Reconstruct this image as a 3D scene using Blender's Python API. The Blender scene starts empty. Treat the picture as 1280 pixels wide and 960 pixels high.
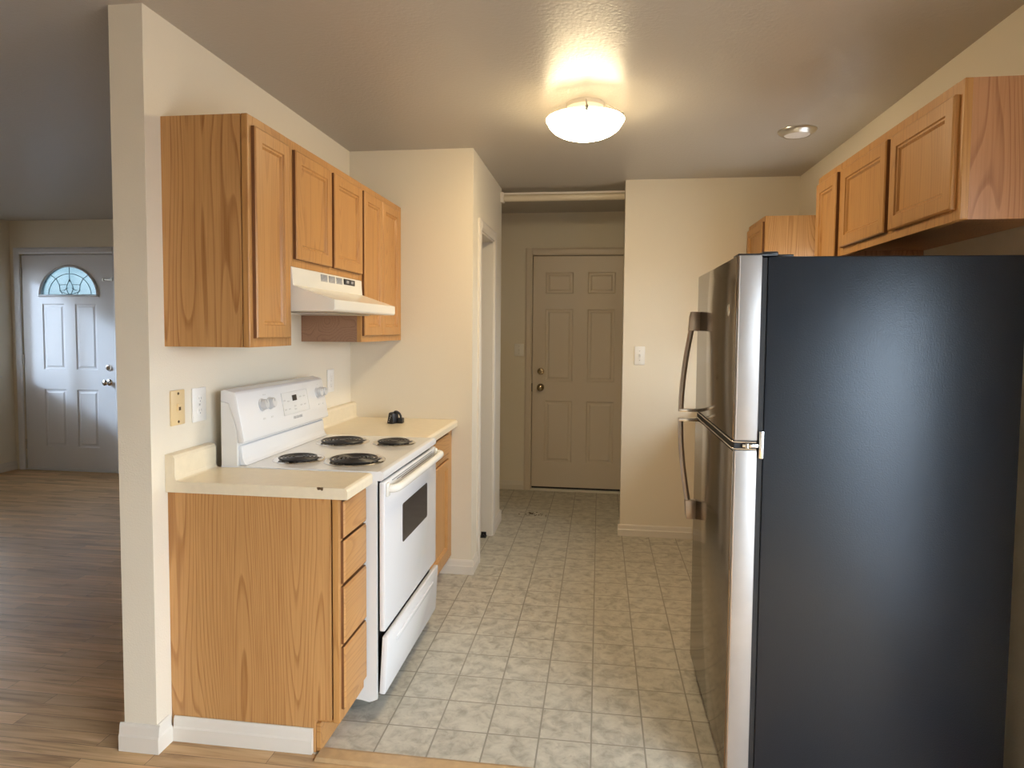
import bpy, bmesh, math, random
from mathutils import Vector, Matrix
random.seed(7)
S = bpy.context.scene
COL = S.collection
PI = math.pi

# ------------------------------------------------------------------ camera
F_PX, CX, CY = 812.69, 639.33, 454.84
YAW, PITCH, ROLL = 0.1342, 0.0524, 0.0084
cam = bpy.data.cameras.new('camera'); co = bpy.data.objects.new('camera', cam); COL.objects.link(co)
cam.sensor_fit = 'HORIZONTAL'; cam.sensor_width = 36.0
cam.lens = F_PX * 36.0 / 1280.0
cam.shift_x = -(CX - 640) / 1280.0
cam.shift_y = (CY - 480) / 1280.0
cam.clip_start = 0.02
cy_, sy_ = math.cos(YAW), math.sin(YAW); cp_, sp_ = math.cos(PITCH), math.sin(PITCH)
R0 = Vector((cy_, sy_, 0)); Fh = Vector((-sy_, cy_, 0)); Up = Vector((0, 0, 1))
FW = Fh * cp_ - Up * sp_; U0 = Fh * sp_ + Up * cp_
cr_, sr_ = math.cos(ROLL), math.sin(ROLL)
Rv = R0 * cr_ + U0 * sr_; Uv = U0 * cr_ - R0 * sr_
m3 = Matrix((Rv, Uv, -FW)).transposed()
co.matrix_world = Matrix.Translation((1.4646, -1.9543, 1.4405)) @ m3.to_4x4()
S.camera = co

# ------------------------------------------------------------------ colour management
S.view_settings.view_transform = 'Standard'
S.view_settings.look = 'None'
S.view_settings.exposure = 0.0
S.view_settings.gamma = 1.0
S.view_settings.use_curve_mapping = False

# ------------------------------------------------------------------ light
SKY = 17.5
SKY_COL = (0.78, 0.89, 1.0)
GROUND_COL = (0.22, 0.24, 0.27)
LAMP = 60.0
LAMP_COL = (1.0, 0.80, 0.49)
SUN = 5.0
w = bpy.data.worlds.new('world'); S.world = w; w.use_nodes = True
nt = w.node_tree; nt.nodes.clear()
o_ = nt.nodes.new('ShaderNodeOutputWorld'); b_ = nt.nodes.new('ShaderNodeBackground')
tc = nt.nodes.new('ShaderNodeTexCoord'); sx = nt.nodes.new('ShaderNodeSeparateXYZ')
rp = nt.nodes.new('ShaderNodeValToRGB')
rp.color_ramp.elements[0].position = 0.47; rp.color_ramp.elements[0].color = (*GROUND_COL, 1)
rp.color_ramp.elements[1].position = 0.53; rp.color_ramp.elements[1].color = (*SKY_COL, 1)
ma = nt.nodes.new('ShaderNodeMath'); ma.operation = 'MULTIPLY_ADD'; ma.inputs[1].default_value = .5; ma.inputs[2].default_value = .5
nt.links.new(tc.outputs['Generated'], sx.inputs[0]); nt.links.new(sx.outputs['Z'], ma.inputs[0])
nt.links.new(ma.outputs[0], rp.inputs[0]); nt.links.new(rp.outputs[0], b_.inputs['Color'])
b_.inputs['Strength'].default_value = SKY
nt.links.new(b_.outputs[0], o_.inputs[0])
def portal(name, loc, rot, sx_, sy_):
    l = bpy.data.lights.new(name, 'AREA'); l.shape = 'RECTANGLE'; l.size = sx_; l.size_y = sy_
    l.cycles.is_portal = True
    o = bpy.data.objects.new(name, l); COL.objects.link(o); o.location = loc; o.rotation_euler = rot
    return o
sun = bpy.data.lights.new('sun', 'SUN'); sun.energy = SUN; sun.angle = math.radians(7); sun.color = (.58, .77, 1.0)
so = bpy.data.objects.new('sun', sun); COL.objects.link(so)
so.rotation_euler = Vector((1.0, 1.0, -.52)).to_track_quat('-Z', 'Y').to_euler()

# ------------------------------------------------------------------ materials
def new_mat(name):
    m = bpy.data.materials.new(name); m.use_nodes = True
    n = m.node_tree; b = n.nodes.get('Principled BSDF')
    return m, n, b
def N(n, t, **kw):
    x = n.nodes.new(t)
    for k, v in kw.items(): setattr(x, k, v)
    return x
def plain(name, col, rough=.5, metal=0.0, spec=.5, bump=0, bscale=60, coat=0, vary=0, vscale=6):
    m, n, b = new_mat(name)
    b.inputs['Base Color'].default_value = (*col, 1); b.inputs['Roughness'].default_value = rough
    b.inputs['Metallic'].default_value = metal; b.inputs['Specular IOR Level'].default_value = spec
    b.inputs['Coat Weight'].default_value = coat
    t = N(n, 'ShaderNodeTexCoord')
    if bump:
        z = N(n, 'ShaderNodeTexNoise'); z.inputs['Scale'].default_value = bscale; z.inputs['Detail'].default_value = 4
        n.links.new(t.outputs['Object'], z.inputs['Vector'])
        bp = N(n, 'ShaderNodeBump'); bp.inputs['Strength'].default_value = bump; bp.inputs['Distance'].default_value = .004
        n.links.new(z.outputs['Fac'], bp.inputs['Height']); n.links.new(bp.outputs[0], b.inputs['Normal'])
    if vary:
        z2 = N(n, 'ShaderNodeTexNoise'); z2.inputs['Scale'].default_value = vscale; z2.inputs['Detail'].default_value = 5
        n.links.new(t.outputs['Object'], z2.inputs['Vector'])
        r = N(n, 'ShaderNodeValToRGB')
        r.color_ramp.elements[0].position = .3; r.color_ramp.elements[1].position = .7
        r.color_ramp.elements[0].color = (*[c * (1 - vary) for c in col], 1)
        r.color_ramp.elements[1].color = (*[min(1, c * (1 + vary)) for c in col], 1)
        n.links.new(z2.outputs['Fac'], r.inputs[0]); n.links.new(r.outputs[0], b.inputs['Base Color'])
    return m
def oak(name, axis, base, dark, rough=.38, contrast=1.0, rings=46.0):
    """honey oak: contour rings of a stretched noise give cathedral grain along the axis"""
    m, n, b = new_mat(name)
    t = N(n, 'ShaderNodeTexCoord'); oi = N(n, 'ShaderNodeObjectInfo')
    add = N(n, 'ShaderNodeVectorMath', operation='ADD')
    mul = N(n, 'ShaderNodeMath', operation='MULTIPLY'); mul.inputs[1].default_value = 17.3
    n.links.new(oi.outputs['Random'], mul.inputs[0])
    n.links.new(t.outputs['Object'], add.inputs[0]); n.links.new(mul.outputs[0], add.inputs[1])
    def mapped(across, along):
        mp = N(n, 'ShaderNodeMapping'); s = [across] * 3; s[axis] = along
        mp.inputs['Scale'].default_value = s; n.links.new(add.outputs[0], mp.inputs['Vector']); return mp
    a = mapped(4.2, .42)
    z = N(n, 'ShaderNodeTexNoise'); z.inputs['Scale'].default_value = 1; z.inputs['Detail'].default_value = 1.5; z.inputs['Roughness'].default_value = .35
    n.links.new(a.outputs[0], z.inputs['Vector'])
    k = N(n, 'ShaderNodeMath', operation='MULTIPLY'); k.inputs[1].default_value = rings
    n.links.new(z.outputs['Fac'], k.inputs[0])
    fr = N(n, 'ShaderNodeMath', operation='FRACT'); n.links.new(k.outputs[0], fr.inputs[0])
    r1 = N(n, 'ShaderNodeValToRGB'); e = r1.color_ramp.elements
    e[0].position = 0; e[0].color = (.0, .0, .0, 1); e[1].position = 1; e[1].color = (.0, .0, .0, 1)
    x = e.new(.66); x.color = (.16, .16, .16, 1); x = e.new(.88); x.color = (1, 1, 1, 1); x = e.new(.95); x.color = (.8, .8, .8, 1)
    n.links.new(fr.outputs[0], r1.inputs[0])
    p = mapped(170, 4.5)
    z2 = N(n, 'ShaderNodeTexNoise'); z2.inputs['Scale'].default_value = 1; z2.inputs['Detail'].default_value = 3
    n.links.new(p.outputs[0], z2.inputs['Vector'])
    r2 = N(n, 'ShaderNodeValToRGB'); r2.color_ramp.elements[0].position = .45; r2.color_ramp.elements[1].position = .72
    n.links.new(z2.outputs['Fac'], r2.inputs[0])
    q = mapped(9, .8)
    z3 = N(n, 'ShaderNodeTexNoise'); z3.inputs['Scale'].default_value = 1; z3.inputs['Detail'].default_value = 2
    n.links.new(q.outputs[0], z3.inputs['Vector'])
    s1 = N(n, 'ShaderNodeMath', operation='MULTIPLY'); s1.inputs[1].default_value = .42 * contrast; n.links.new(r1.outputs[0], s1.inputs[0])
    s2 = N(n, 'ShaderNodeMath', operation='MULTIPLY_ADD'); s2.inputs[1].default_value = .24 * contrast; n.links.new(r2.outputs[0], s2.inputs[0]); n.links.new(s1.outputs[0], s2.inputs[2])
    s3 = N(n, 'ShaderNodeMath', operation='MULTIPLY_ADD'); s3.inputs[1].default_value = .35; n.links.new(z3.outputs['Fac'], s3.inputs[0]); n.links.new(s2.outputs[0], s3.inputs[2])
    mx = N(n, 'ShaderNodeMix', data_type='RGBA'); mx.inputs['A'].default_value = (*base, 1); mx.inputs['B'].default_value = (*dark, 1)
    n.links.new(s3.outputs[0], mx.inputs['Factor']); n.links.new(mx.outputs['Result'], b.inputs['Base Color'])
    b.inputs['Roughness'].default_value = rough; b.inputs['Specular IOR Level'].default_value = .4
    return m
def vinyl(name):
    m, n, b = new_mat(name)
    t = N(n, 'ShaderNodeTexCoord'); mp = N(n, 'ShaderNodeMapping')
    T = .1835
    mp.inputs['Location'].default_value = (-(1.457 % T), -(.265 % T), 0)
    n.links.new(t.outputs['Object'], mp.inputs['Vector'])
    br = N(n, 'ShaderNodeTexBrick'); br.offset = 0; br.squash = 1
    br.inputs['Scale'].default_value = 1; br.inputs['Mortar Size'].default_value = .0032; br.inputs['Mortar Smooth'].default_value = .3
    br.inputs['Brick Width'].default_value = T; br.inputs['Row Height'].default_value = T; br.inputs['Bias'].default_value = 0
    br.inputs['Color1'].default_value = (.0, .0, .0, 1); br.inputs['Color2'].default_value = (1, 1, 1, 1)
    n.links.new(mp.outputs[0], br.inputs['Vector'])
    add = N(n, 'ShaderNodeVectorMath', operation='MULTIPLY_ADD'); add.inputs[1].default_value = (7, 5, 3)
    n.links.new(br.outputs['Color'], add.inputs[0]); n.links.new(t.outputs['Object'], add.inputs[2])
    z = N(n, 'ShaderNodeTexNoise'); z.inputs['Scale'].default_value = 19; z.inputs['Detail'].default_value = 8; z.inputs['Roughness'].default_value = .62; z.inputs['Distortion'].default_value = .5
    n.links.new(add.outputs[0], z.inputs['Vector'])
    r = N(n, 'ShaderNodeValToRGB'); e = r.color_ramp.elements
    e[0].position = .30; e[0].color = (.31, .285, .235, 1); e[1].position = .66; e[1].color = (.56, .525, .44, 1)
    x = e.new(.42); x.color = (.41, .38, .315, 1); x = e.new(.52); x.color = (.49, .458, .38, 1)
    n.links.new(z.outputs['Fac'], r.inputs[0])
    z2 = N(n, 'ShaderNodeTexNoise'); z2.inputs['Scale'].default_value = 38; z2.inputs['Detail'].default_value = 5
    n.links.new(add.outputs[0], z2.inputs['Vector'])
    r2 = N(n, 'ShaderNodeValToRGB'); r2.color_ramp.elements[0].position = .62; r2.color_ramp.elements[1].position = .75
    n.links.new(z2.outputs['Fac'], r2.inputs[0])
    sc = N(n, 'ShaderNodeMath', operation='MULTIPLY'); sc.inputs[1].default_value = .42; n.links.new(r2.outputs[0], sc.inputs[0])
    m1 = N(n, 'ShaderNodeMix', data_type='RGBA'); m1.inputs['B'].default_value = (.25, .225, .18, 1)
    n.links.new(sc.outputs[0], m1.inputs['Factor']); n.links.new(r.outputs[0], m1.inputs['A'])
    m2 = N(n, 'ShaderNodeMix', data_type='RGBA'); m2.inputs['B'].default_value = (.27, .245, .20, 1)
    n.links.new(br.outputs['Fac'], m2.inputs['Factor']); n.links.new(m1.outputs['Result'], m2.inputs['A'])
    n.links.new(m2.outputs['Result'], b.inputs['Base Color'])
    b.inputs['Roughness'].default_value = .42; b.inputs['Specular IOR Level'].default_value = .35
    bp = N(n, 'ShaderNodeBump'); bp.inputs['Strength'].default_value = .25; bp.inputs['Distance'].default_value = .002; bp.invert = True
    n.links.new(br.outputs['Fac'], bp.inputs['Height']); n.links.new(bp.outputs[0], b.inputs['Normal'])
    return m
def laminate(name):
    m, n, b = new_mat(name)
    t = N(n, 'ShaderNodeTexCoord')
    br = N(n, 'ShaderNodeTexBrick'); br.offset = .37; br.squash = 1
    br.inputs['Scale'].default_value = 1; br.inputs['Mortar Size'].default_value = .0007
    br.inputs['Brick Width'].default_value = .62; br.inputs['Row Height'].default_value = .066
    br.inputs['Color1'].default_value = (0, 0, 0, 1); br.inputs['Color2'].default_value = (1, 1, 1, 1); br.inputs['Mortar'].default_value = (.3, .3, .3, 1)
    n.links.new(t.outputs['Object'], br.inputs['Vector'])
    add = N(n, 'ShaderNodeVectorMath', operation='MULTIPLY_ADD'); add.inputs[1].default_value = (9, 4, 2)
    n.links.new(br.outputs['Color'], add.inputs[0]); n.links.new(t.outputs['Object'], add.inputs[2])
    mp = N(n, 'ShaderNodeMapping'); mp.inputs['Scale'].default_value = (2.2, 30, 1); n.links.new(add.outputs[0], mp.inputs['Vector'])
    z = N(n, 'ShaderNodeTexNoise'); z.inputs['Scale'].default_value = 1; z.inputs['Detail'].default_value = 6; z.inputs['Roughness'].default_value = .6; z.inputs['Distortion'].default_value = .6
    n.links.new(mp.outputs[0], z.inputs['Vector'])
    r = N(n, 'ShaderNodeValToRGB'); e = r.color_ramp.elements
    e[0].position = .28; e[0].color = (.32, .18, .083, 1); e[1].position = .72; e[1].color = (.82, .56, .31, 1)
    x = e.new(.46); x.color = (.64, .405, .20, 1)
    n.links.new(z.outputs['Fac'], r.inputs[0])
    hs = N(n, 'ShaderNodeMix', data_type='RGBA', blend_type='MULTIPLY'); hs.inputs['Factor'].default_value = 1
    rr = N(n, 'ShaderNodeMapRange'); rr.inputs['To Min'].default_value = .80; rr.inputs['To Max'].default_value = 1.12
    n.links.new(br.outputs['Color'], rr.inputs['Value'])
    n.links.new(r.outputs[0], hs.inputs['A']); n.links.new(rr.outputs[0], hs.inputs['B'])
    m2 = N(n, 'ShaderNodeMix', data_type='RGBA'); m2.inputs['B'].default_value = (.09, .05, .028, 1)
    n.links.new(br.outputs['Fac'], m2.inputs['Factor']); n.links.new(hs.outputs['Result'], m2.inputs['A'])
    n.links.new(m2.outputs['Result'], b.inputs['Base Color'])
    b.inputs['Roughness'].default_value = .42; b.inputs['Specular IOR Level'].default_value = .28
    return m
def glass(name, tint=(1, 1, 1), rough=.02, fac=.08):
    m, n, b = new_mat(name); n.nodes.remove(b)
    o = n.nodes['Material Output']; t = N(n, 'ShaderNodeBsdfTransparent'); t.inputs[0].default_value = (*tint, 1)
    g = N(n, 'ShaderNodeBsdfGlossy'); g.inputs['Roughness'].default_value = rough
    mx = N(n, 'ShaderNodeMixShader'); mx.inputs[0].default_value = fac
    n.links.new(t.outputs[0], mx.inputs[1]); n.links.new(g.outputs[0], mx.inputs[2]); n.links.new(mx.outputs[0], o.inputs[0])
    return m
def emit(name, col, s):
    m, n, b = new_mat(name)
    b.inputs['Base Color'].default_value = (.9, .87, .8, 1); b.inputs['Roughness'].default_value = .25
    b.inputs['Emission Color'].default_value = (*col, 1); b.inputs['Emission Strength'].default_value = s
    return m

M = {}
M['wall'] = plain('wall_paint', (.77, .70, .568), .55, bump=.22, bscale=160, spec=.3)
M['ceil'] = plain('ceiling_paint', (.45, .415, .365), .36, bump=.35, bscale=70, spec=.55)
M['trim'] = plain('trim_paint', (.72, .665, .58), .35)
M['door'] = plain('door_paint', (.66, .57, .455), .38)
M['door_white'] = plain('front_door_paint', (.72, .72, .74), .38)
M['vinyl'] = vinyl('stone_pattern_vinyl')
M['lam'] = laminate('wood_laminate')
OB, OD = (.55, .29, .098), (.29, .115, .03)
M['oakZ'] = oak('oak_vertical', 2, OB, OD, contrast=.75)
M['oakY'] = oak('oak_along_run', 1, OB, OD, contrast=.8)
M['oakX'] = oak('oak_across', 0, OB, OD)
M['oakside'] = oak('oak_side_panel', 2, (.59, .325, .125), (.31, .13, .036), contrast=1.25, rings=58)
M['oakred'] = oak('oak_red_side_panel', 2, (.55, .29, .145), (.29, .12, .05), contrast=1.2, rings=54)
M['edge_shade'] = plain('painted_edge_shade', (.17, .070, .025), .5)  # shadow at door and drawer edges, put into the colour
M['raw'] = oak('raw_board', 1, (.36, .20, .12), (.16, .08, .045), contrast=.8, rough=.6)
M['lamcounter'] = plain('almond_laminate', (.76, .66, .48), .33, vary=.03, vscale=40)
M['range_white'] = plain('white_enamel', (.74, .74, .745), .16, coat=.3)
M['range_side'] = plain('white_painted_side', (.70, .69, .665), .3)
M['knob'] = plain('knob_plastic', (.56, .56, .56), .3)
M['handle_white'] = plain('handle_plastic', (.80, .775, .70), .25)
M['pane_dim'] = glass('tinted_pane', (.8, .8, .8))
M['panelwhite'] = plain('console_overlay', (.68, .68, .675), .3)
M['almond'] = plain('almond_enamel', (.78, .745, .655), .22)
M['black'] = plain('black_plastic', (.012, .012, .014), .35)
M['blackgap'] = plain('black_gasket', (.006, .006, .007), .6)
M['coil'] = plain('coil_iron', (.02, .02, .022), .38, spec=.6)
M['chrome'] = plain('chrome', (.78, .77, .75), .12, 1.0)
M['nickel'] = plain('brushed_nickel', (.55, .52, .47), .28, 1.0)
M['brass'] = plain('worn_brass', (.42, .33, .20), .2, 1.0)
M['satin'] = plain('satin_handle_metal', (.46, .40, .35), .34, 1.0)
M['steel'] = plain('stainless_front', (.23, .185, .14), .13, 1.0)
M['steelside'] = plain('silver_door_side', (.40, .385, .37), .38, .5, vary=.04, vscale=14)
M['fridge_black'] = plain('black_textured_case', (.007, .011, .019), .34, spec=.6, bump=.16, bscale=230)
M['fridge_black'].node_tree.nodes['Principled BSDF'].inputs['Specular Tint'].default_value = (.83, .92, 1.0, 1)
M['gray'] = plain('grey_print', (.30, .30, .31), .5)
M['lightgray'] = plain('light_grey_print', (.55, .55, .54), .5)
M['dark_glass'] = plain('oven_glass', (.045, .04, .04), .08, spec=.6)
M['ivory'] = plain('ivory_plastic', (.74, .56, .30), .35)
M['plate'] = plain('white_plate_plastic', (.84, .82, .77), .3)
M['lead'] = plain('lead_came', (.13, .16, .17), .5, .6)
M['lens'] = plain('frosted_lens', (.78, .77, .75), .3)
M['dome'] = emit('lamp_glass', LAMP_COL, LAMP)
M['dim_shell'] = emit('dim_shell_glow', LAMP_COL, 1.7)
M['pane'] = glass('clear_pane')
M['pane_frost'] = glass('bevelled_pane', (.17, .205, .215), .1, .05)
M['strip'] = plain('threshold_wood', (.50, .33, .17), .4, vary=.1, vscale=30)
M['brown'] = plain('chipped_particle_board', (.10, .055, .02), .8, vary=.4, vscale=200)
M['dirt'] = plain('brown_grit', (.09, .055, .03), .9)
M['rod'] = plain('cream_rod_metal', (.62, .54, .40), .3)
M['track'] = plain('white_vinyl_frame', (.82, .82, .82), .3)

# ------------------------------------------------------------------ mesh helpers
def box(bm, x0, x1, y0, y1, z0, z1, bev=0, seg=2):
    t = bmesh.new()
    v = [t.verts.new((x, y, z)) for z in (z0, z1) for y in (y0, y1) for x in (x0, x1)]
    for f in ((0, 2, 3, 1), (4, 5, 7, 6), (0, 1, 5, 4), (2, 6, 7, 3), (0, 4, 6, 2), (1, 3, 7, 5)):
        t.faces.new([v[i] for i in f])
    if bev: bmesh.ops.bevel(t, geom=t.edges[:], offset=bev, segments=seg, affect='EDGES', profile=.5)
    merge(bm, t); return bm
def merge(bm, t):
    me = bpy.data.meshes.new('tmp'); t.to_mesh(me); t.free(); bm.from_mesh(me); bpy.data.meshes.remove(me)
def prism(bm, pts, axis, a0, a1, bev=0, seg=2, bev_ends=False):
    """pts 2-D outline; axis 0: (y,z) along x, 1: (x,z) along y, 2: (x,y) along z"""
    t = bmesh.new()
    def P(p, a): return {0: (a, p[0], p[1]), 1: (p[0], a, p[1]), 2: (p[0], p[1], a)}[axis]
    A = [t.verts.new(P(p, a0)) for p in pts]; B = [t.verts.new(P(p, a1)) for p in pts]
    n = len(pts); t.faces.new(A); t.faces.new(B[::-1])
    for i in range(n): t.faces.new((A[i], B[i], B[(i + 1) % n], A[(i + 1) % n]))
    bmesh.ops.recalc_face_normals(t, faces=t.faces[:])
    if bev: bmesh.ops.bevel(t, geom=t.edges[:], offset=bev, segments=seg, affect='EDGES', profile=.5)
    merge(bm, t); return bm
def frame_of(d):
    d = Vector(d).normalized(); h = Vector((0, 0, 1)) if abs(d.z) < .9 else Vector((1, 0, 0))
    a = d.cross(h).normalized(); return d, a, d.cross(a).normalized()
def tube(bm, pts, r, sides=10, closed=False, flat=1.0, up=None):
    pts = [Vector(p) for p in pts]; n = len(pts); rings = []
    a = None
    for i, p in enumerate(pts):
        if closed: d = pts[(i + 1) % n] - pts[i - 1]
        else: d = pts[min(i + 1, n - 1)] - pts[max(i - 1, 0)]
        d.normalize()
        if up is not None: a = d.cross(Vector(up)).normalized()
        elif a is None: _, a, _ = frame_of(d)
        else: a = (a - d * a.dot(d)).normalized()
        b = d.cross(a)
        rr = r[i] if isinstance(r, (list, tuple)) else r
        rings.append([bm.verts.new(p + a * math.cos(2 * PI * k / sides) * rr + b * math.sin(2 * PI * k / sides) * rr * flat) for k in range(sides)])
    for i in range(n if closed else n - 1):
        A, B = rings[i], rings[(i + 1) % n]
        for k in range(sides): bm.faces.new((A[k], A[(k + 1) % sides], B[(k + 1) % sides], B[k]))
    if not closed: bm.faces.new(rings[0][::-1]); bm.faces.new(rings[-1])
    return bm
def lathe(bm, origin, d, prof, sides=32, cap=True):
    """prof: (radius, distance along d)"""
    O = Vector(origin); d, a, b = frame_of(d); rings = []
    for r, h in prof:
        rings.append([bm.verts.new(O + d * h + (a * math.cos(2 * PI * k / sides) + b * math.sin(2 * PI * k / sides)) * max(r, 1e-4)) for k in range(sides)])
    for A, B in zip(rings, rings[1:]):
        for k in range(sides): bm.faces.new((A[k], A[(k + 1) % sides], B[(k + 1) % sides], B[k]))
    if cap: bm.faces.new(rings[0][::-1]); bm.faces.new(rings[-1])
    return bm
def rect_ring(O, U, V, Nn, u0, u1, v0, v1, off):
    return [O + U * u + V * v + Nn * off for u, v in ((u0, v0), (u1, v0), (u1, v1), (u0, v1))]
def rings_panel(bm, O, U, V, Nn, u0, u1, v0, v1, rings, cap_back=False, cap=True):
    prev = None
    for i, (ins, off) in enumerate(rings):
        cur = [bm.verts.new(p) for p in rect_ring(O, U, V, Nn, u0 + ins, u1 - ins, v0 + ins, v1 - ins, off)]
        if prev is None and cap_back: bm.faces.new(cur[::-1])
        if prev:
            for k in range(4): bm.faces.new((prev[k], prev[(k + 1) % 4], cur[(k + 1) % 4], cur[k]))
        prev = cur
    if cap: bm.faces.new(prev)
    return bm
def grid_slab(bm, O, U, V, Nn, us, vs, th, panels, rings, hole=None):
    """door slab; panels: set of (i,j) cells that carry raised panels; hole: cells left open"""
    for i in range(len(us) - 1):
        for j in range(len(vs) - 1):
            if hole and (i, j) in hole: continue
            rings_panel(bm, O, U, V, Nn, us[i], us[i + 1], vs[j], vs[j + 1], rings if (i, j) in panels else [(0, 0)])
            q = [bm.verts.new(p) for p in rect_ring(O, U, V, Nn, us[i], us[i + 1], vs[j], vs[j + 1], -th)]
            bm.faces.new(q[::-1])
    c = [O, O + U * us[-1], O + U * us[-1] + V * vs[-1], O + V * vs[-1]]
    for k in range(4):
        a, b = c[k], c[(k + 1) % 4]
        bm.faces.new([bm.verts.new(x) for x in (a, b, b - Nn * th, a - Nn * th)])
    bmesh.ops.remove_doubles(bm, verts=bm.verts[:], dist=1e-5)
    return bm
def B(): return bmesh.new()

def worldloc(o):
    v = Vector((0, 0, 0))
    while o is not None: v = v + Vector(o.location); o = o.parent
    return v
def obj(name, bm, mat, parent=None, origin=None, smooth=None, recalc=True):
    """one mesh object built from a bmesh given in world space"""
    if recalc: bmesh.ops.recalc_face_normals(bm, faces=bm.faces[:])
    if origin is None:
        if parent is not None: origin = worldloc(parent)
        else:
            xs = [v.co for v in bm.verts]
            origin = Vector(((min(c.x for c in xs) + max(c.x for c in xs)) / 2, (min(c.y for c in xs) + max(c.y for c in xs)) / 2, min(c.z for c in xs)))
    origin = Vector(origin)
    for v in bm.verts: v.co -= origin
    me = bpy.data.meshes.new(name); bm.to_mesh(me); bm.free()
    me.materials.append(mat)
    if smooth is not None:
        me.polygons.foreach_set('use_smooth', [True] * len(me.polygons))
        try: me.set_sharp_from_angle(angle=math.radians(smooth))
        except Exception: pass
    o = bpy.data.objects.new(name, me); COL.objects.link(o)
    if parent is not None:
        o.parent = parent; o.location = origin - worldloc(parent)
    else: o.location = origin
    return o
def thing(name, label, cat, loc, group=None):
    o = bpy.data.objects.new(name, None); o.empty_display_size = .05; COL.objects.link(o); o.location = loc
    o['label'] = label; o['category'] = cat
    if group: o['group'] = group
    return o
def tag(o, label, cat, group=None):
    o['label'] = label; o['category'] = cat
    if group: o['group'] = group
    return o
def struct(name, bm, mat, label, cat, smooth=None, origin=(0, 0, 0)):
    o = obj(name, bm, mat, None, origin, smooth); o['kind'] = 'structure'; o['label'] = label; o['category'] = cat
    return o
def copy_tree(root, loc, label, group):
    r = root.copy(); COL.objects.link(r); r.location = loc; r['label'] = label; r['group'] = group
    for ch in list(root.children):
        c = ch.copy(); COL.objects.link(c); c.parent = r
        for g in list(ch.children):
            d = g.copy(); COL.objects.link(d); d.parent = c
    return r
def text_mesh(name, body, size, mat, parent, loc, ux, uy, depth=.0004):
    """flat lettering: ux = reading direction, uy = up on the surface"""
    cu = bpy.data.curves.new(name, 'FONT'); cu.body = body; cu.size = size; cu.align_x = 'CENTER'; cu.align_y = 'CENTER'; cu.extrude = depth
    to = bpy.data.objects.new(name, cu); COL.objects.link(to)
    dg = bpy.context.evaluated_depsgraph_get(); me = bpy.data.meshes.new_from_object(to.evaluated_get(dg))
    bpy.data.objects.remove(to); bpy.data.curves.remove(cu)
    ux = Vector(ux).normalized(); uy = Vector(uy).normalized(); un = ux.cross(uy)
    m = Matrix((ux, uy, un)).transposed().to_4x4(); me.transform(m); me.materials.clear(); me.materials.append(mat)
    o = bpy.data.objects.new(name, me); COL.objects.link(o); o.parent = parent; o.location = Vector(loc) - worldloc(parent)
    return o

# ------------------------------------------------------------------ dimensions (metres): X right, Y into the room, Z up
H = 2.473          # ceiling
W = 2.767          # right wall face
YP = 1.743         # pantry wall face
XR = .736          # closet side wall face
YB = 2.626         # back wall face
XB = 1.627         # its free corner
YD = 3.82          # hall wall with the kitchen door
XL = -4.33         # living room left wall
YL = 3.80          # living room far wall
YN = -3.7          # wall behind the camera

def wall_boxes(bm, axis, p0, p1, a0, a1, z0, z1, holes=()):
    """slab across `axis` (0: thickness in x, runs along y; 1: thickness in y, runs along x) with rectangular holes (a0,a1,z0,z1)"""
    def bx(s0, s1, t0, t1):
        if s1 - s0 < 1e-4 or t1 - t0 < 1e-4: return
        if axis == 0: box(bm, p0, p1, s0, s1, t0, t1)
        else: box(bm, s0, s1, p0, p1, t0, t1)
    cur = a0
    for h0, h1, g0, g1 in sorted(holes):
        bx(cur, h0, z0, z1); bx(h0, h1, z0, g0); bx(h0, h1, g1, z1); cur = h1
    bx(cur, a1, z0, z1)
    return bm

# ------------------------------------------------------------------ structure
struct('floor', box(B(), -.06, W + .1, .07, YD + .1, -.05, 0), M['vinyl'], 'beige stone-pattern vinyl tile floor of the kitchen', 'floor')
bm = B(); box(bm, XL - .1, W + .1, YN - .1, .07, -.05, -.001); box(bm, XL - .1, -.06, .07, YL + .1, -.05, -.001)
struct('floor', bm, M['lam'], 'brown wood laminate floor of the living and dining area', 'floor')
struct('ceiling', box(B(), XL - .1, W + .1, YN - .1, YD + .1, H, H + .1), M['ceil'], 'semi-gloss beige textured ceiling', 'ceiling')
struct('wall_left', box(B(), -.119, 0, 0, YD, 0, H), M['wall'], 'cream partition wall with a free end, behind the stove', 'wall')
struct('wall_pantry', wall_boxes(B(), 1, YP, YP + .1, 0, XR, 0, H), M['wall'], 'cream return wall at the far end of the stove counter', 'wall')
CY0, CY1, CZ1 = 1.965, 2.47, 2.045
struct('wall_closet', wall_boxes(B(), 0, XR - .1, XR, YP + .1, 2.83, 0, H, [(CY0, CY1, 0, CZ1)]), M['wall'], 'cream closet wall with a narrow open doorway beside the hall', 'wall')
struct('wall_closet_back', box(B(), 0, XR - .1, 2.73, 2.83, 0, H), M['wall'], 'inside wall of the closet', 'wall')
struct('wall_back', box(B(), XB, W, YB, YB + .115, 0, H), M['wall'], 'cream back wall with a light switch, right of the hall', 'wall')
DX0, DX1, DZ1 = .868, 1.722, 2.10
struct('wall_hall', wall_boxes(B(), 1, YD, YD + .1, 0, W, 0, H, [(DX0, DX1, 0, DZ1)]), M['wall'], 'shaded hall wall around the tan six-panel door', 'wall')
struct('wall_hall_right', box(B(), 1.82, 1.92, YB + .115, YD, 0, H), M['wall'], 'right side wall of the back hall', 'wall')
PY0, PY1, PZ0, PZ1 = -2.95, -.62, .04, 2.06      # patio door
KY0, KY1, KZ0, KZ1 = 1.30, 2.12, 1.12, 2.02      # kitchen window
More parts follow.
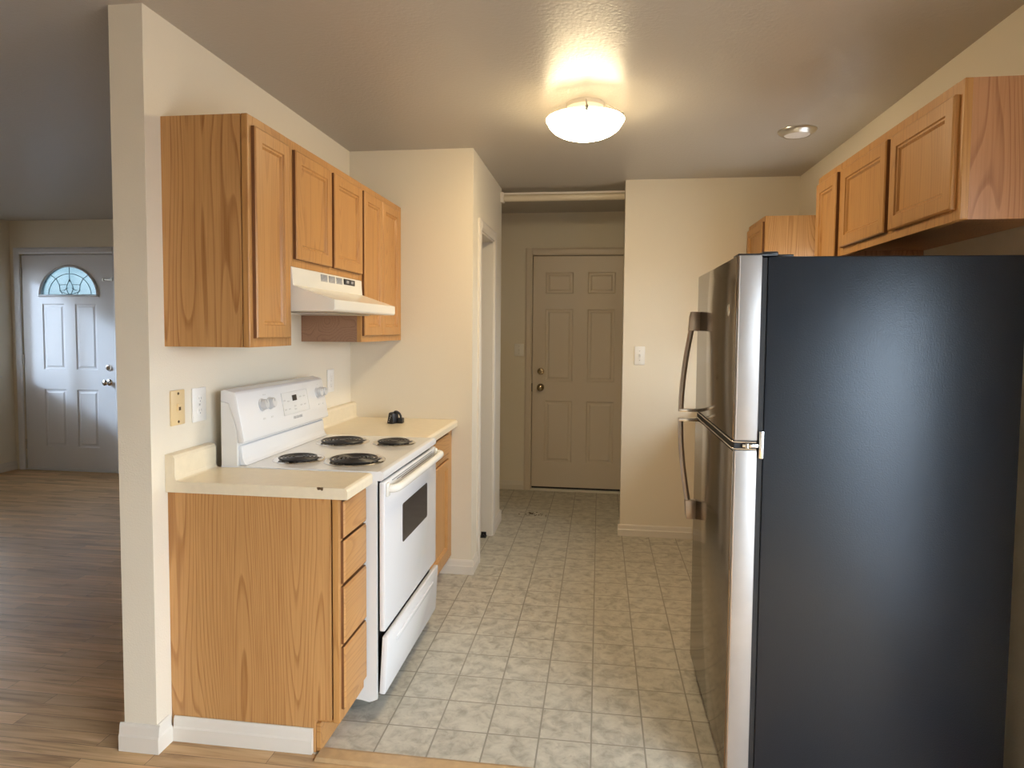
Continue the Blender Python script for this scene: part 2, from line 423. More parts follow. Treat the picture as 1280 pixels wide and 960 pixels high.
struct('wall_right', wall_boxes(B(), 0, W, W + .12, YN, YD, 0, H, [(PY0, PY1, PZ0, PZ1), (KY0, KY1, KZ0, KZ1)]), M['wall'], 'cream right wall behind the refrigerator', 'wall')
struct('wall_near', box(B(), XL, W, YN - .1, YN, 0, H), M['wall'], 'cream wall behind the viewer', 'wall')
LY0, LY1, LZ0, LZ1 = 2.45, 3.62, .95, 2.12       # living room window
struct('wall_living_left', wall_boxes(B(), 0, XL - .12, XL, YN, YL, 0, H, [(LY0, LY1, LZ0, LZ1)]), M['wall'], 'living room left wall beside the front door', 'wall')
FX0, FX1, FZ1 = -4.222, -3.205, 2.145
struct('wall_living_back', wall_boxes(B(), 1, YL, YL + .1, XL, -.119, 0, H, [(FX0, FX1, 0, FZ1)]), M['wall'], 'living room far wall around the white front door', 'wall')

# portals where the daylight comes in (sky seen through the real openings)
portal('patio_daylight', (W + .13, (PY0 + PY1) / 2, (PZ0 + PZ1) / 2), (0, PI / 2, 0), PZ1 - PZ0, PY1 - PY0)
portal('kitchen_window_daylight', (W + .13, (KY0 + KY1) / 2, (KZ0 + KZ1) / 2), (0, PI / 2, 0), KZ1 - KZ0, KY1 - KY0)
portal('living_window_daylight', (XL - .13, (LY0 + LY1) / 2, (LZ0 + LZ1) / 2), (0, -PI / 2, 0), LZ1 - LZ0, LY1 - LY0)

# ---- baseboards
def base_prof(s=1, t=.014, h=.085):
    return [(0, 0), (s * t, 0), (s * t, h * .55), (s * t * .75, h * .62), (s * t * .55, h * .9), (s * t * .3, h), (0, h)]
def base_along_y(bm, xf, s, y0, y1, h=.085): return prism(bm, [(xf + a, b) for a, b in base_prof(s, h=h)], 1, y0, y1)
def base_along_x(bm, yf, s, x0, x1, h=.085): return prism(bm, [(yf + a, b) for a, b in base_prof(s, h=h)], 0, x0, x1)
bm = B()
base_along_x(bm, 0, -1, -.133, .014, .095); base_along_y(bm, 0, 1, 0, .062, .095); base_along_y(bm, -.119, -1, 0, YL, .095)
struct('baseboard_left', bm, M['trim'], 'cream baseboard wrapping the free end of the partition wall', 'baseboard')
bm = B(); base_along_x(bm, .076, -1, .014, .522, .085)
struct('baseboard_cabinet', bm, M['trim'], 'white baseboard along the bottom of the near oak cabinet side', 'baseboard')
bm = B(); base_along_x(bm, YP, -1, .545, XR + .014, .085); base_along_y(bm, XR, 1, YP, 1.90, .085); base_along_y(bm, XR, 1, 2.535, 2.83, .085); base_along_x(bm, 2.83, 1, 0, XR + .014)
struct('baseboard_pantry', bm, M['trim'], 'cream baseboard around the pantry wall corner', 'baseboard')
bm = B(); base_along_x(bm, YB, -1, XB - .014, 2.12, .08); base_along_y(bm, XB, -1, YB, YB + .115, .08)
struct('baseboard_back', bm, M['trim'], 'cream baseboard under the light switch on the back wall', 'baseboard')
bm = B(); base_along_x(bm, YD, -1, 0, .806, .08)
struct('baseboard_hall', bm, M['trim'], 'cream baseboard left of the tan hall door', 'baseboard')
bm = B(); base_along_y(bm, XL, 1, YN, YL, .085); base_along_x(bm, YL, -1, -3.13, -.119)
struct('baseboard_living', bm, M['trim'], 'white baseboard around the living room walls', 'baseboard')

# ---- trim: casings, threshold
def casing_y(bm, yf, s, x0, x1, z1, wd=.062, t=.016, sides=(1, 1)):
    """casing round an opening x0..x1 in a wall facing -Y (s=-1)"""
    def pr(a, b): return [(a, yf), (b, yf), (b, yf + s * t * .6), (b + (a - b) * .25, yf + s * t), (b + (a - b) * .75, yf + s * t), (a, yf + s * t * .7)]
    if sides[0]: prism(bm, pr(x0 - wd, x0), 2, 0, z1 + wd)
    if sides[1]: prism(bm, pr(x1 + wd, x1), 2, 0, z1 + wd)
    prism(bm, [(yf, z1), (yf + s * t * .6, z1), (yf + s * t, z1 + wd * .25), (yf + s * t, z1 + wd * .75), (yf + s * t * .7, z1 + wd), (yf, z1 + wd)], 0, x0, x1)
    return bm
bm = casing_y(B(), YD, -1, DX0, DX1, DZ1)
box(bm, DX0 - .005, DX0 + .03, YD + .054, YD + .10, 0, DZ1 + .01); box(bm, DX1 - .03, DX1 + .005, YD + .054, YD + .10, 0, DZ1 + .01); box(bm, DX0, DX1, YD + .054, YD + .10, DZ1 - .03, DZ1 + .01); box(bm, DX0, DX1, YD + .054, YD + .10, 0, .03)
struct('trim_1', bm, M['door'], 'tan casing around the hall door', 'door trim')
bm = casing_y(B(), YL, -1, FX0, FX1, FZ1)
box(bm, FX0 - .005, FX0 + .03, YL + .054, YL + .10, 0, FZ1 + .01); box(bm, FX1 - .03, FX1 + .005, YL + .054, YL + .10, 0, FZ1 + .01); box(bm, FX0, FX1, YL + .054, YL + .10, FZ1 - .03, FZ1 + .01); box(bm, FX0, FX1, YL + .054, YL + .10, 0, .03); box(bm, FX0, FX1, YL - .002, YL + .054, 0, .012, .002)
struct('trim_2', bm, M['door_white'], 'white casing around the front door', 'door trim')
bm = B()
t_ = .016; wd = .062
for a, b in ((CY0, CY0 - wd), (CY1, CY1 + wd)):
    prism(bm, [(XR, a), (XR + t_ * .6, a), (XR + t_, a + (b - a) * .25), (XR + t_, a + (b - a) * .75), (XR + t_ * .7, b), (XR, b)], 2, 0, CZ1 + wd)
prism(bm, [(XR, CZ1), (XR + t_ * .6, CZ1), (XR + t_, CZ1 + wd * .25), (XR + t_, CZ1 + wd * .75), (XR + t_ * .7, CZ1 + wd), (XR, CZ1 + wd)], 1, CY0, CY1)
box(bm, XR - .101, XR + .002, CY0, CY0 + .012, 0, CZ1); box(bm, XR - .101, XR + .002, CY1 - .012, CY1, 0, CZ1); box(bm, XR - .101, XR + .002, CY0, CY1, CZ1 - .012, CZ1)
tr = struct('trim_3', bm, M['trim'], 'cream casing and jambs of the narrow closet doorway', 'door trim')
bm = B(); box(bm, XR - .075, XR - .03, CY1 - .06, CY1 - .012, .001, .006); box(bm, XR - .07, XR - .035, CY1 - .016, CY1 - .0118, .001, .03); lathe(bm, (XR - .05, CY1 - .04, .005), (0, 0, 1), [(.008, 0), (.008, .014)], 12)
obj('pivot_bracket', bm, M['black'], tr)
bm = B(); prism(bm, [(.03, 0), (.03, .003), (.042, .008), (.09, .008), (.104, .003), (.104, 0)], 0, .545, W - .003)
struct('trim_4', bm, M['strip'], 'light wood threshold strip between laminate and vinyl', 'threshold')
bm = B(); box(bm, DX0, DX1, YD - .03, YD + .08, 0, .016, .003)
struct('trim_5', bm, M['trim'], 'pale worn threshold under the hall door', 'threshold')

# ------------------------------------------------------------------ doors
VX, VY, VZ = Vector((1, 0, 0)), Vector((0, 1, 0)), Vector((0, 0, 1))
RP = [(0, 0), (.010, -.009), (.024, -.009), (.038, -.002), (.046, -.002)]
def knob_set(parent, x, y, zk, zd, mk, md, s=-1):
    k = lathe(B(), (x, y, zk), (0, s, 0), [(.033, 0), (.033, .004), (.028, .009), (.012, .012), (.011, .034), (.022, .040), (.029, .052), (.028, .064), (.018, .071), (.002, .073)], 28)
    obj('door_knob', k, mk, parent, smooth=35)
    d = lathe(B(), (x, y, zd), (0, s, 0), [(.031, 0), (.031, .006), (.026, .014), (.014, .016), (.013, .024), (.002, .026)], 28)
    box(d, x - .004, x + .004, y + s * .040, y + s * .022, zd - .016, zd + .016, .002)
    obj('deadbolt', d, md, parent, smooth=35)
# hall door, six panels
x0, x1, z0, z1 = .875, 1.715, .032, 2.092
us = [0, .110, .355, .481, .722, x1 - x0]
vs = [0, .221, .778, .951, 1.596, 1.731, 1.921, z1 - z0]
pan = {(i, j) for i in (1, 3) for j in (1, 3, 5)}
d1 = struct('door_1', grid_slab(B(), Vector((x0, YD + .012, z0)), VX, VZ, -VY, us, vs, .04, pan, RP), M['door'], 'tan six-panel door at the end of the hall', 'door', origin=(x0, YD, 0))
knob_set(d1, .948, YD + .012, .928, 1.072, M['brass'], M['brass'])
obj('door_sweep', box(B(), x0, x1, YD + .014, YD + .05, .0165, .032), M['black'], d1)
obj('latch_plate', box(B(), .8665, .874, YD - .002, YD + .014, .89, .965, .001), M['black'], d1)
# front door with fanlight
x0, x1, z0, z1 = -4.213, -3.213, .014, 2.135
us = [0, .215, .455, .573, .805, x1 - x0]
vs = [0, .225, .800, .995, 1.645, 1.725, z1 - z0]
bm = B()
O = Vector((x0, YL + .012, z0)); TH = .04
hole = {(i, 5) for i in range(5)}
pan = {(i, j) for i in (1, 3) for j in (1, 3)}
grid_slab(bm, O, VX, VZ, -VY, us, vs, TH, pan, RP, hole)
# upper part of the slab around the half-ellipse
ec, erx, erz, ez = .511, .315, .285, 1.728
NA = 40
arc = [(ec + erx * math.cos(PI * k / NA), ez + erz * math.sin(PI * k / NA)) for k in range(NA + 1)]
ub, vb0, vb1 = x1 - x0, vs[5], vs[6]
def outer(u, v):
    du, dv = u - ec, v - ez; ts = []
    if du > 1e-6: ts.append((ub - ec) / du)
    if du < -1e-6: ts.append(-ec / du)
    if dv > 1e-6: ts.append((vb1 - ez) / dv)
    t = min(ts); return (ec + du * t, ez + dv * t)
out = [outer(*a) for a in arc]
for yo, fl in ((0, 1), (TH, -1)):
    def P(a): return bm.verts.new(O + VX * a[0] + VZ * a[1] + VY * yo)
    for k in range(NA):
        bm.faces.new([P(q) for q in (arc[k], out[k], out[k + 1], arc[k + 1])])
        # corner fill
        if abs(out[k][0] - out[k + 1][0]) > 1e-6 and abs(out[k][1] - out[k + 1][1]) > 1e-6:
            c = (ub if out[k][0] > ec else 0, vb1); bm.faces.new([P(q) for q in (out[k], c, out[k + 1])])
    bm.faces.new([P(q) for q in ((0, vb0), (ub, vb0), (ub, ez), (0, ez))])
for k in range(NA):
    bm.faces.new([bm.verts.new(O + VX * a[0] + VZ * a[1] + VY * y) for a, y in ((arc[k], 0), (arc[k + 1], 0), (arc[k + 1], TH), (arc[k], TH))])
bm.faces.new([bm.verts.new(O + VX * u + VZ * ez + VY * y) for u, y in ((ec - erx, 0), (ec + erx, 0), (ec + erx, TH), (ec - erx, TH))])
bmesh.ops.remove_doubles(bm, verts=bm.verts[:], dist=1e-4)
d2 = struct('door_2', bm, M['door_white'], 'white front door with a half-round leaded fanlight', 'door', origin=(x0, YL, 0))
def dp(u, v, y): return O + VX * u + VZ * v - VY * y
bm = B()
loop = [dp(ec + erx * 1.0 * math.cos(PI * k / NA), ez + erz * math.sin(PI * k / NA), .004) for k in range(NA + 1)]
tube(bm, loop, .016, 8, flat=.7); tube(bm, [dp(ec - erx - .012, ez - .004, .004), dp(ec + erx + .012, ez - .004, .004)], .016, 8, flat=.7)
obj('fanlight_frame', bm, M['door_white'], d2, smooth=50)
bm = B(); A1 = [bm.verts.new(dp(a[0], a[1], -.016)) for a in arc]; A2 = [bm.verts.new(dp(a[0], a[1], -.022)) for a in arc]
bm.faces.new(A1); bm.faces.new(A2[::-1])
for k in range(NA): bm.faces.new((A1[k], A1[k + 1], A2[k + 1], A2[k]))
bm.faces.new((A1[-1], A1[0], A2[0], A2[-1]))
obj('fanlight_glass', bm, M['pane_frost'], d2)
bm = B()
def came(pts, r=.0030): tube(bm, [dp(ec + a * erx, ez + b * erz, -.012) for a, b in pts], r, 6)
came([(.74 * math.cos(PI * k / 24), .74 * math.sin(PI * k / 24)) for k in range(25)])
came([(0, .45), (0, .98)])
for s in (-1, 1):
    came([(s * .68, .72), (s * .46, .56), (s * .36, .36), (s * .34, .18), (s * .25, .04)])
    came([(0, .56), (s * .07, .40), (s * .13, .24), (s * .06, .08), (0, .02)])
    came([(s * .36, .36), (s * .11, .37)]); came([(0, .02), (s * .20, .08), (s * .37, .16), (s * .18, .18), (s * .07, .26)])
    came([(s * .74, .03), (s * .40, .03)])
obj('leaded_came', bm, M['lead'], d2)
for hz in (1.965, 1.10, .26):
    obj('hinge', tube(B(), [(x0 - .004, YL + .004, hz - .05), (x0 - .004, YL + .004, hz + .05)], .008, 8), M['nickel'], d2)
knob_set(d2, -3.287, YL + .012, .893, 1.038, M['chrome'], M['chrome'])
bm = B(); box(bm, -3.325, -3.225, YL + .002, YL + .0125, 1.888, 1.900, .002); box(bm, -3.328, -3.312, YL - .006, YL + .012, 1.882, 1.908, .002); box(bm, -3.24, -3.216, YL - .006, YL + .012, 1.880, 1.910, .002)
obj('swing_latch', bm, M['nickel'], d2)
# fanlight portal
portal('fanlight_daylight', (x0 + ec, YL + .11, z0 + ez + .14), (-PI / 2, 0, 0), .64, .30)

# sliding patio door, kitchen window and living room window (outside the view, they bring the daylight in)
def sash_x(bm, xc, y0, y1, z0, z1, fr=.05, t=.03):
    for a in ((y0, y0 + fr, z0, z1), (y1 - fr, y1, z0, z1), (y0 + fr, y1 - fr, z0, z0 + fr), (y0 + fr, y1 - fr, z1 - fr, z1)):
        box(bm, xc - t / 2, xc + t / 2, *a, .003, 1)
    return bm
ym = (PY0 + PY1) / 2
bm = sash_x(B(), W + .06, PY0, PY1, PZ0, PZ1, .04, .10)
d3 = struct('door_3', bm, M['track'], 'white sliding glass patio door on the right wall', 'door', origin=(W, PY0, 0))
for a, b, xo in ((PY0 + .04, ym + .03, .045), (ym - .03, PY1 - .04, .08)):
    s_ = obj('sash', sash_x(B(), W + xo, a, b, PZ0 + .04, PZ1 - .04, .06, .03), M['track'], d3)
    obj('glass', box(B(), W + xo - .003, W + xo + .003, a + .06, b - .06, PZ0 + .10, PZ1 - .10), M['pane'], s_)
def window_x(n, xw, sgn, y0, y1, z0, z1, label):
    bm = sash_x(B(), xw + sgn * .06, y0, y1, z0, z1, .035, .10)
    o = struct('window_%d' % n, bm, M['track'], label, 'window', origin=(xw, y0, z0))
    yc = (y0 + y1) / 2
    for a, b, xo in ((y0 + .035, yc + .02, .05), (yc - .02, y1 - .035, .085)):
        s_ = obj('sash', sash_x(B(), xw + sgn * xo, a, b, z0 + .035, z1 - .035, .04, .025), M['track'], o)
        obj('glass', box(B(), xw + sgn * xo - .003, xw + sgn * xo + .003, a + .04, b - .04, z0 + .075, z1 - .075), M['pane'] if sgn > 0 else M['pane_dim'], s_)
    obj('window_sill', box(B(), xw - sgn * .03, xw + sgn * .02, y0 - .03, y1 + .03, z0 - .02, z0, .004), M['trim'], o)
    return o
window_x(1, W, 1, KY0, KY1, KZ0, KZ1, 'kitchen window on the right wall between the oak wall cabinets')
w2 = window_x(2, XL, -1, LY0, LY1, LZ0, LZ1, 'living room window beside the front door')

bm = B()
for k in range(int((LZ1 - LZ0 - .07) / .021)):
    z = LZ0 + .025 + .021 * k
    prism(bm, [(XL - .034, z + .014), (XL - .004, z - .001), (XL - .004, z - .0022), (XL - .034, z + .0128)], 1, LY0 + .01, LY1 - .01)
box(bm, XL - .036, XL - .002, LY0 + .008, LY1 - .008, LZ1 - .035, LZ1 - .004, .002)
blind = obj('blind', bm, M['track'], w2)

# ------------------------------------------------------------------ cabinets
CAB_RINGS = lambda t: [(0, -t), (0, -.004), (.004, 0), (.044, 0), (.047, -.005), (.053, -.005), (.059, -.012), (.078, -.012)]
def cab_door(parent, xface, s, y0, y1, z0, z1, t=.016, mat='oakZ', rings=None, edge=True):
    """door on a cabinet front; s=+1: front faces +X, s=-1: faces -X; xface = plane of the face frame"""
    O = Vector((xface + s * t, y0, z0)); r = CAB_RINGS(t) if rings is None else rings
    bm = rings_panel(B(), O, VY, VZ, VX * s, 0, y1 - y0, 0, z1 - z0, r, cap_back=True)
    d = obj('door', bm, M[mat], parent)
    if edge:   # shade along the door edges, painted as a dark band
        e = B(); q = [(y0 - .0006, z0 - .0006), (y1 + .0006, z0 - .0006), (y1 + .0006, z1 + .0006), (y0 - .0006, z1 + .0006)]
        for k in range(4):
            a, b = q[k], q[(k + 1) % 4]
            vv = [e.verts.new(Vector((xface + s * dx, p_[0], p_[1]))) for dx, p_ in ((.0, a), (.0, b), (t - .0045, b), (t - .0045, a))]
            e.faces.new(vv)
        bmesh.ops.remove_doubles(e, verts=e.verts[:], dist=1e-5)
        obj('edge_shade_band', e, M['edge_shade'], d)
    return d
def face_frame(parent, x0, x1, ys, zs, y0, y1, z0, z1, mat='oakZ'):
    """stiles ys [(a,b)..] full height, rails zs [(a,b)..] between"""
    bm = B()
    for a, b in ys: box(bm, x0, x1, a, b, z0, z1, .0015, 1)
    for a, b in zs: box(bm, x0 + .0005, x1 - .0005, y0, y1, a, b)
    return obj('face_frame', bm, M[mat], parent)
UX = .310; ZB, ZT = 1.374, 2.142
# near wall cabinet, one tall door
g = 'oak wall cabinets over the stove'
c = thing('wall_cabinet', 'tall oak wall cabinet nearest the viewer, left of the range hood', 'cabinet', (0, .22, ZB), None)
bm = B(); box(bm, .0, UX - .026, .078, .096, ZB, ZT); box(bm, 0, UX - .019, .352, .37, ZB, ZT); box(bm, 0, UX - .019, .096, .352, ZB, ZB + .015); box(bm, 0, UX - .019, .096, .352, ZT - .015, ZT); box(bm, 0, .006, .096, .352, ZB, ZT)
obj('body', bm, M['oakside'], c)
face_frame(c, UX - .022, UX, [(.076, .112), (.334, .372)], [(ZB, ZB + .045), (ZT - .045, ZT)], .112, .334, ZB, ZT)
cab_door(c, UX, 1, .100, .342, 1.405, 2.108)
# short cabinet over the hood, two doors
c = thing('wall_cabinet', 'short two-door oak wall cabinet directly above the range hood', 'cabinet', (0, .735, 1.673), None)
bm = B(); box(bm, 0, UX - .019, .373, .388, 1.673, ZT); box(bm, 0, UX - .019, 1.083, 1.098, 1.673, ZT); box(bm, 0, UX - .019, .388, 1.083, 1.673, 1.688); box(bm, 0, UX - .019, .388, 1.083, ZT - .015, ZT); box(bm, 0, .006, .388, 1.083, 1.673, ZT)
obj('body', bm, M['oakside'], c)
face_frame(c, UX - .022, UX, [(.373, .405), (.712, .762), (1.068, 1.0985)], [(1.673, 1.715), (ZT - .045, ZT)], .405, 1.068, 1.673, ZT)
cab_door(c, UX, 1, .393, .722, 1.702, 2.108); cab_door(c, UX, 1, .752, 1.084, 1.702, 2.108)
# far cabinet, two tall narrow doors
c = thing('wall_cabinet', 'tall oak wall cabinet with two narrow doors, right of the range hood', 'cabinet', (0, 1.42, ZB), None)
bm = B(); box(bm, .0, UX - .019, 1.102, 1.118, ZB, ZT); box(bm, 0, UX - .019, 1.724, 1.74, ZB, ZT); box(bm, 0, UX - .019, 1.118, 1.724, ZB, ZB + .015); box(bm, 0, UX - .019, 1.118, 1.724, ZT - .015, ZT); box(bm, 0, .006, 1.118, 1.724, ZB, ZT)
obj('body', bm, M['raw'], c)
face_frame(c, UX - .022, UX, [(1.0995, 1.135), (1.700, 1.741)], [(ZB, ZB + .045), (ZT - .045, ZT)], 1.135, 1.700, ZB, ZT)
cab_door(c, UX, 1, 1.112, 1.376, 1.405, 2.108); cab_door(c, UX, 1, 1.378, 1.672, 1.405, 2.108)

# near base cabinet with four drawers
FXB = .616; Y0 = .076
c = thing('base_cabinet', 'oak base cabinet with four drawers, left of the white stove', 'cabinet', (.3, .19, 0), None)
bm = B(); prism(bm, [(.001, 0), (.530, 0), (.530, .115), (.588, .115), (.588, .875), (.001, .875)], 1, Y0 + .002, Y0 + .018)
obj('side_panel', bm, M['oakside'], c)
bm = B(); box(bm, .001, .594, .284, .302, .1, .875); box(bm, .001, .594, Y0 + .018, .284, .1, .115); box(bm, .001, .012, Y0 + .018, .284, .115, .875); box(bm, .012, .594, Y0 + .018, .284, .862, .875)
obj('body', bm, M['oakZ'], c)
obj('toe_kick', box(B(), .532, .546, Y0 + .004, .302, .001, .1), M['oakX'], c)
face_frame(c, .594, FXB, [(Y0, .110), (.272, .304)], [(.108, .135), (.36, .40), (.575, .60), (.735, .76), (.855, .875)], .110, .272, .108, .875)
DR = lambda t: [(0, -t), (0, -.006), (.006, 0), (.008, 0)]
for a, b in ((.150, .364), (.376, .572), (.584, .728), (.738, .862)):
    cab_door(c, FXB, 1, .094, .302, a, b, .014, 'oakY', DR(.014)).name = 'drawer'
# far base cabinet beyond the stove
c = thing('base_cabinet', 'oak base cabinet with a drawer and door, right of the white stove', 'cabinet', (.3, 1.41, 0), None)
bm = B(); box(bm, .001, .594, 1.082, 1.10, .1, .875); box(bm, .001, .594, 1.722, 1.74, .1, .875); box(bm, .001, .594, 1.10, 1.722, .1, .115); box(bm, .001, .012, 1.10, 1.722, .115, .875); box(bm, .53, .546, 1.082, 1.74, 0.001, .1)
obj('body', bm, M['oakside'], c)
face_frame(c, .594, FXB, [(1.082, 1.12), (1.65, 1.741)], [(.108, .145), (.70, .74), (.845, .875)], 1.12, 1.65, .108, .875)
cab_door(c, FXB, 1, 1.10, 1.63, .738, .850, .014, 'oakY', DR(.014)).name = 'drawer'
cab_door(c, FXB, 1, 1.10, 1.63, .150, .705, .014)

# countertops with rolled front edge and backsplash
def counter_prof(xf, zt=.914, th=.038, bs=.036):
    return [(.001, zt - th), (xf, zt - th), (xf + .001, zt - .012), (xf - .003, zt - .004), (xf - .011, zt), (bs + .012, zt), (bs + .004, zt + .004), (bs, zt + .014), (bs, zt + .078), (bs - .006, zt + .088), (bs - .016, zt + .091), (.001, zt + .091)]
o = obj('countertop', prism(B(), counter_prof(.650), 1, .066, .3085), M['lamcounter'])
tag(o, 'almond laminate countertop with a chipped edge, left of the white stove', 'countertop')
bm = B(); prism(bm, [(.546, .9135), (.568, .9135), (.567, .905), (.562, .904), (.560, .907), (.549, .906)], 1, .0652, .0665); prism(bm, [(.546, .066), (.568, .066), (.566, .0705), (.557, .069), (.548, .071)], 2, .9135, .9144)
obj('chip', bm, M['brown'], o)['label'] = 'dark brown chip in the countertop edge'
o = obj('countertop', prism(B(), counter_prof(.650), 1, 1.0775, YP - .001), M['lamcounter'])
tag(o, 'almond laminate countertop in the far corner, right of the white stove', 'countertop')

# right-hand side: cabinets over the fridge, the next tall one and the one in the corner
XW = W; RX = W - .319
c = thing('wall_cabinet', 'short two-door oak wall cabinet above the black refrigerator', 'cabinet', (W, .47, 1.757), None)
bm = B(); box(bm, RX + .022, XW - .001, .018, .034, 1.757, ZT); box(bm, RX + .019, XW - .001, .912, .928, 1.757, ZT); box(bm, RX + .019, XW - .001, .034, .912, 1.757 + .02, 1.792); box(bm, RX + .019, XW - .001, .034, .912, ZT - .015, ZT)
obj('body', bm, M['oakred'], c)
face_frame(c, RX, RX + .022, [(.016, .055), (.430, .485), (.885, .9285)], [(1.757, 1.80), (ZT - .04, ZT)], .055, .885, 1.757, ZT)
cab_door(c, RX, -1, .040, .440, 1.788, 2.105, edge=False); cab_door(c, RX, -1, .474, .890, 1.788, 2.105)
c = thing('wall_cabinet', 'tall narrow oak wall cabinet just beyond the one above the refrigerator', 'cabinet', (W, 1.07, ZB), None)
bm = B(); box(bm, RX + .019, XW - .001, .931, .946, ZB, ZT); box(bm, RX + .019, XW - .001, 1.205, 1.22, ZB, ZT); box(bm, RX + .019, XW - .001, .946, 1.205, ZB, ZB + .015); box(bm, RX + .019, XW - .001, .946, 1.205, ZT - .015, ZT)
obj('body', bm, M['oakside'], c)
face_frame(c, RX, RX + .022, [(.930, .965), (1.185, 1.221)], [(ZB, ZB + .045), (ZT - .045, ZT)], .965, 1.185, ZB, ZT)
cab_door(c, RX, -1, .950, 1.200, 1.405, 2.108)
c = thing('wall_cabinet', 'far oak wall cabinet in the back right corner, its lit side facing the viewer', 'cabinet', (W, 2.4, ZB), None)
bm = B(); box(bm, RX + .022, XW - .001, 2.192, 2.208, ZB, ZT); box(bm, RX + .019, XW - .001, 2.607, 2.623, ZB, ZT); box(bm, RX + .019, XW - .001, 2.208, 2.607, ZB, ZB + .015); box(bm, RX + .019, XW - .001, 2.208, 2.607, ZT - .015, ZT)
obj('body', bm, M['oakside'], c)
face_frame(c, RX, RX + .022, [(2.19, 2.225), (2.59, 2.624)], [(ZB, ZB + .045), (ZT - .045, ZT)], 2.225, 2.59, ZB, ZT)
cab_door(c, RX, -1, 2.205, 2.61, 1.405, 2.108)

# ------------------------------------------------------------------ range hood
h = thing('range_hood', 'almond under-cabinet range hood above the white stove', 'range hood', (0, .735, 1.5), None)
hy0, hy1 = .374, 1.0975
prof = [(.001, 1.505), (.001, 1.672), (.313, 1.672), (.318, 1.602), (.462, 1.554), (.482, 1.548), (.482, 1.512), (.476, 1.505)]
bm = B(); prism(bm, prof, 1, hy0, hy1, .002, 1)
obj('canopy', bm, M['almond'], h)
bm = B()
for a, b in ((.628, .692), (.708, .772), (.788, .850)):
    for k in range(7): box(bm, .3135, .3165, a, b, 1.636 + k * .0042, 1.6385 + k * .0042)
obj('vent_grille', bm, M['gray'], h)
sw = obj('switch_panel', box(B(), .3132, .3185, .872, .998, 1.639, 1.664, .001, 1), M['black'], h)
for a, b in ((.888, .918), (.945, .975)): obj('rocker', box(B(), .318, .322, a, b, 1.645, 1.658, .001, 1), M['gray'], sw)
obj('grease_filter', box(B(), .09, .40, .50, .97, 1.499, 1.5055, .002, 1), M['nickel'], h)

# ------------------------------------------------------------------ stove
ry0, ry1 = .312, 1.074
st = thing('stove', 'white electric coil stove between the two countertops', 'stove', (.37, .693, 0), None)
# body: side panels with a rising foot line, back
bm = B()
sp = [(.06, .055), (.60, .055), (.635, .048), (.664, .060), (.664, .884), (.06, .884)]
prism(bm, sp, 1, ry0, ry0 + .012); prism(bm, sp, 1, ry1 - .012, ry1); box(bm, .06, .075, ry0 + .012, ry1 - .012, .06, .884)
obj('body', bm, M['range_side'], st)
obj('inner_carcass', box(B(), .10, .660, ry0 + .0125, ry1 - .0125, .07, .883), M['blackgap'], st)
for fy_ in (ry0 + .11, ry1 - .11):
    for fx_ in (.12, .56): obj('foot', lathe(B(), (fx_, fy_, .0005), (0, 0, 1), [(.018, 0), (.018, .012), (.008, .014), (.008, .068)], 14), M['black'], st)
bm = B(); prism(bm, [(.055, .884), (.682, .884), (.691, .890), (.693, .905), (.688, .916), (.678, .9205), (.668, .918), (.14, .918), (.055, .918)], 1, ry0 - .0015, ry1 + .0015)
obj('cooktop', bm, M['range_white'], st, smooth=40)
# backguard: base, slanted console and lower panel
bm = B(); prism(bm, [(.055, .915), (.120, .915), (.122, 1.010), (.122, 1.03), (.110, 1.085), (.088, 1.155), (.055, 1.162)], 1, ry0, ry1, .002, 1)
obj('backguard', bm, M['range_side'], st)
bm = B(); prism(bm, [(.056, 1.163), (.088, 1.156), (.111, 1.085), (.123, 1.028), (.124, 1.006), (.146, 1.006), (.150, 1.012), (.118, 1.190), (.110, 1.198), (.070, 1.207), (.058, 1.203)], 1, ry0 - .002, ry1 + .002, .003, 2)
con = obj('console', bm, M['range_white'], st, smooth=30)
bm = B(); prism(bm, [(.121, .919), (.150, .919), (.141, .928), (.134, .945), (.130, .992), (.121, .996)], 1, ry0 + .014, ry1 - .014, .002, 2)
obj('splash_panel', bm, M['range_white'], st, smooth=40)
obj('console_gap', box(B(), .115, .1215, ry0 + .01, ry1 - .01, .996, 1.0055), M['gray'], st)
# console face: plane from (.150,1.012) to (.118,1.190)
cdir = Vector((.118 - .150, 0, 1.190 - 1.012)).normalized(); cn = Vector((cdir.z, 0, -cdir.x))
def cp(y, s): # s metres up the slanted face
    return Vector((.150, y, 1.012)) + cdir * s
for y in (.482, .545, .998, 1.046):
    k = lathe(B(), cp(y, .122), cn, [(.0255, 0), (.0255, .003), (.0215, .005), (.0195, .020), (.0175, .023), (.001, .0235)], 28)
    kp = obj('knob', k, M['knob'], st, smooth=35)
    q = B(); p0 = cp(y, .122) + cn * .0236
    tube(q, [p0 + cdir * .004, p0 + cdir * .017], .0013, 6); obj('pointer', q, M['gray'], kp)
def facebox(bm, y0, y1, s0, s1, t0, t1):
    vs_ = [bm.verts.new(cp(y, s) + cn * t) for t in (t0, t1) for s in (s0, s1) for y in (y0, y1)]
    for f in ((0, 2, 3, 1), (4, 5, 7, 6), (0, 1, 5, 4), (2, 6, 7, 3), (0, 4, 6, 2), (1, 3, 7, 5)): bm.faces.new([vs_[i] for i in f])
cpn = obj('control_panel', (lambda b: (facebox(b, .648, .885, .056, .150, -.001, .0012), b)[1])(B()), M['panelwhite'], con)
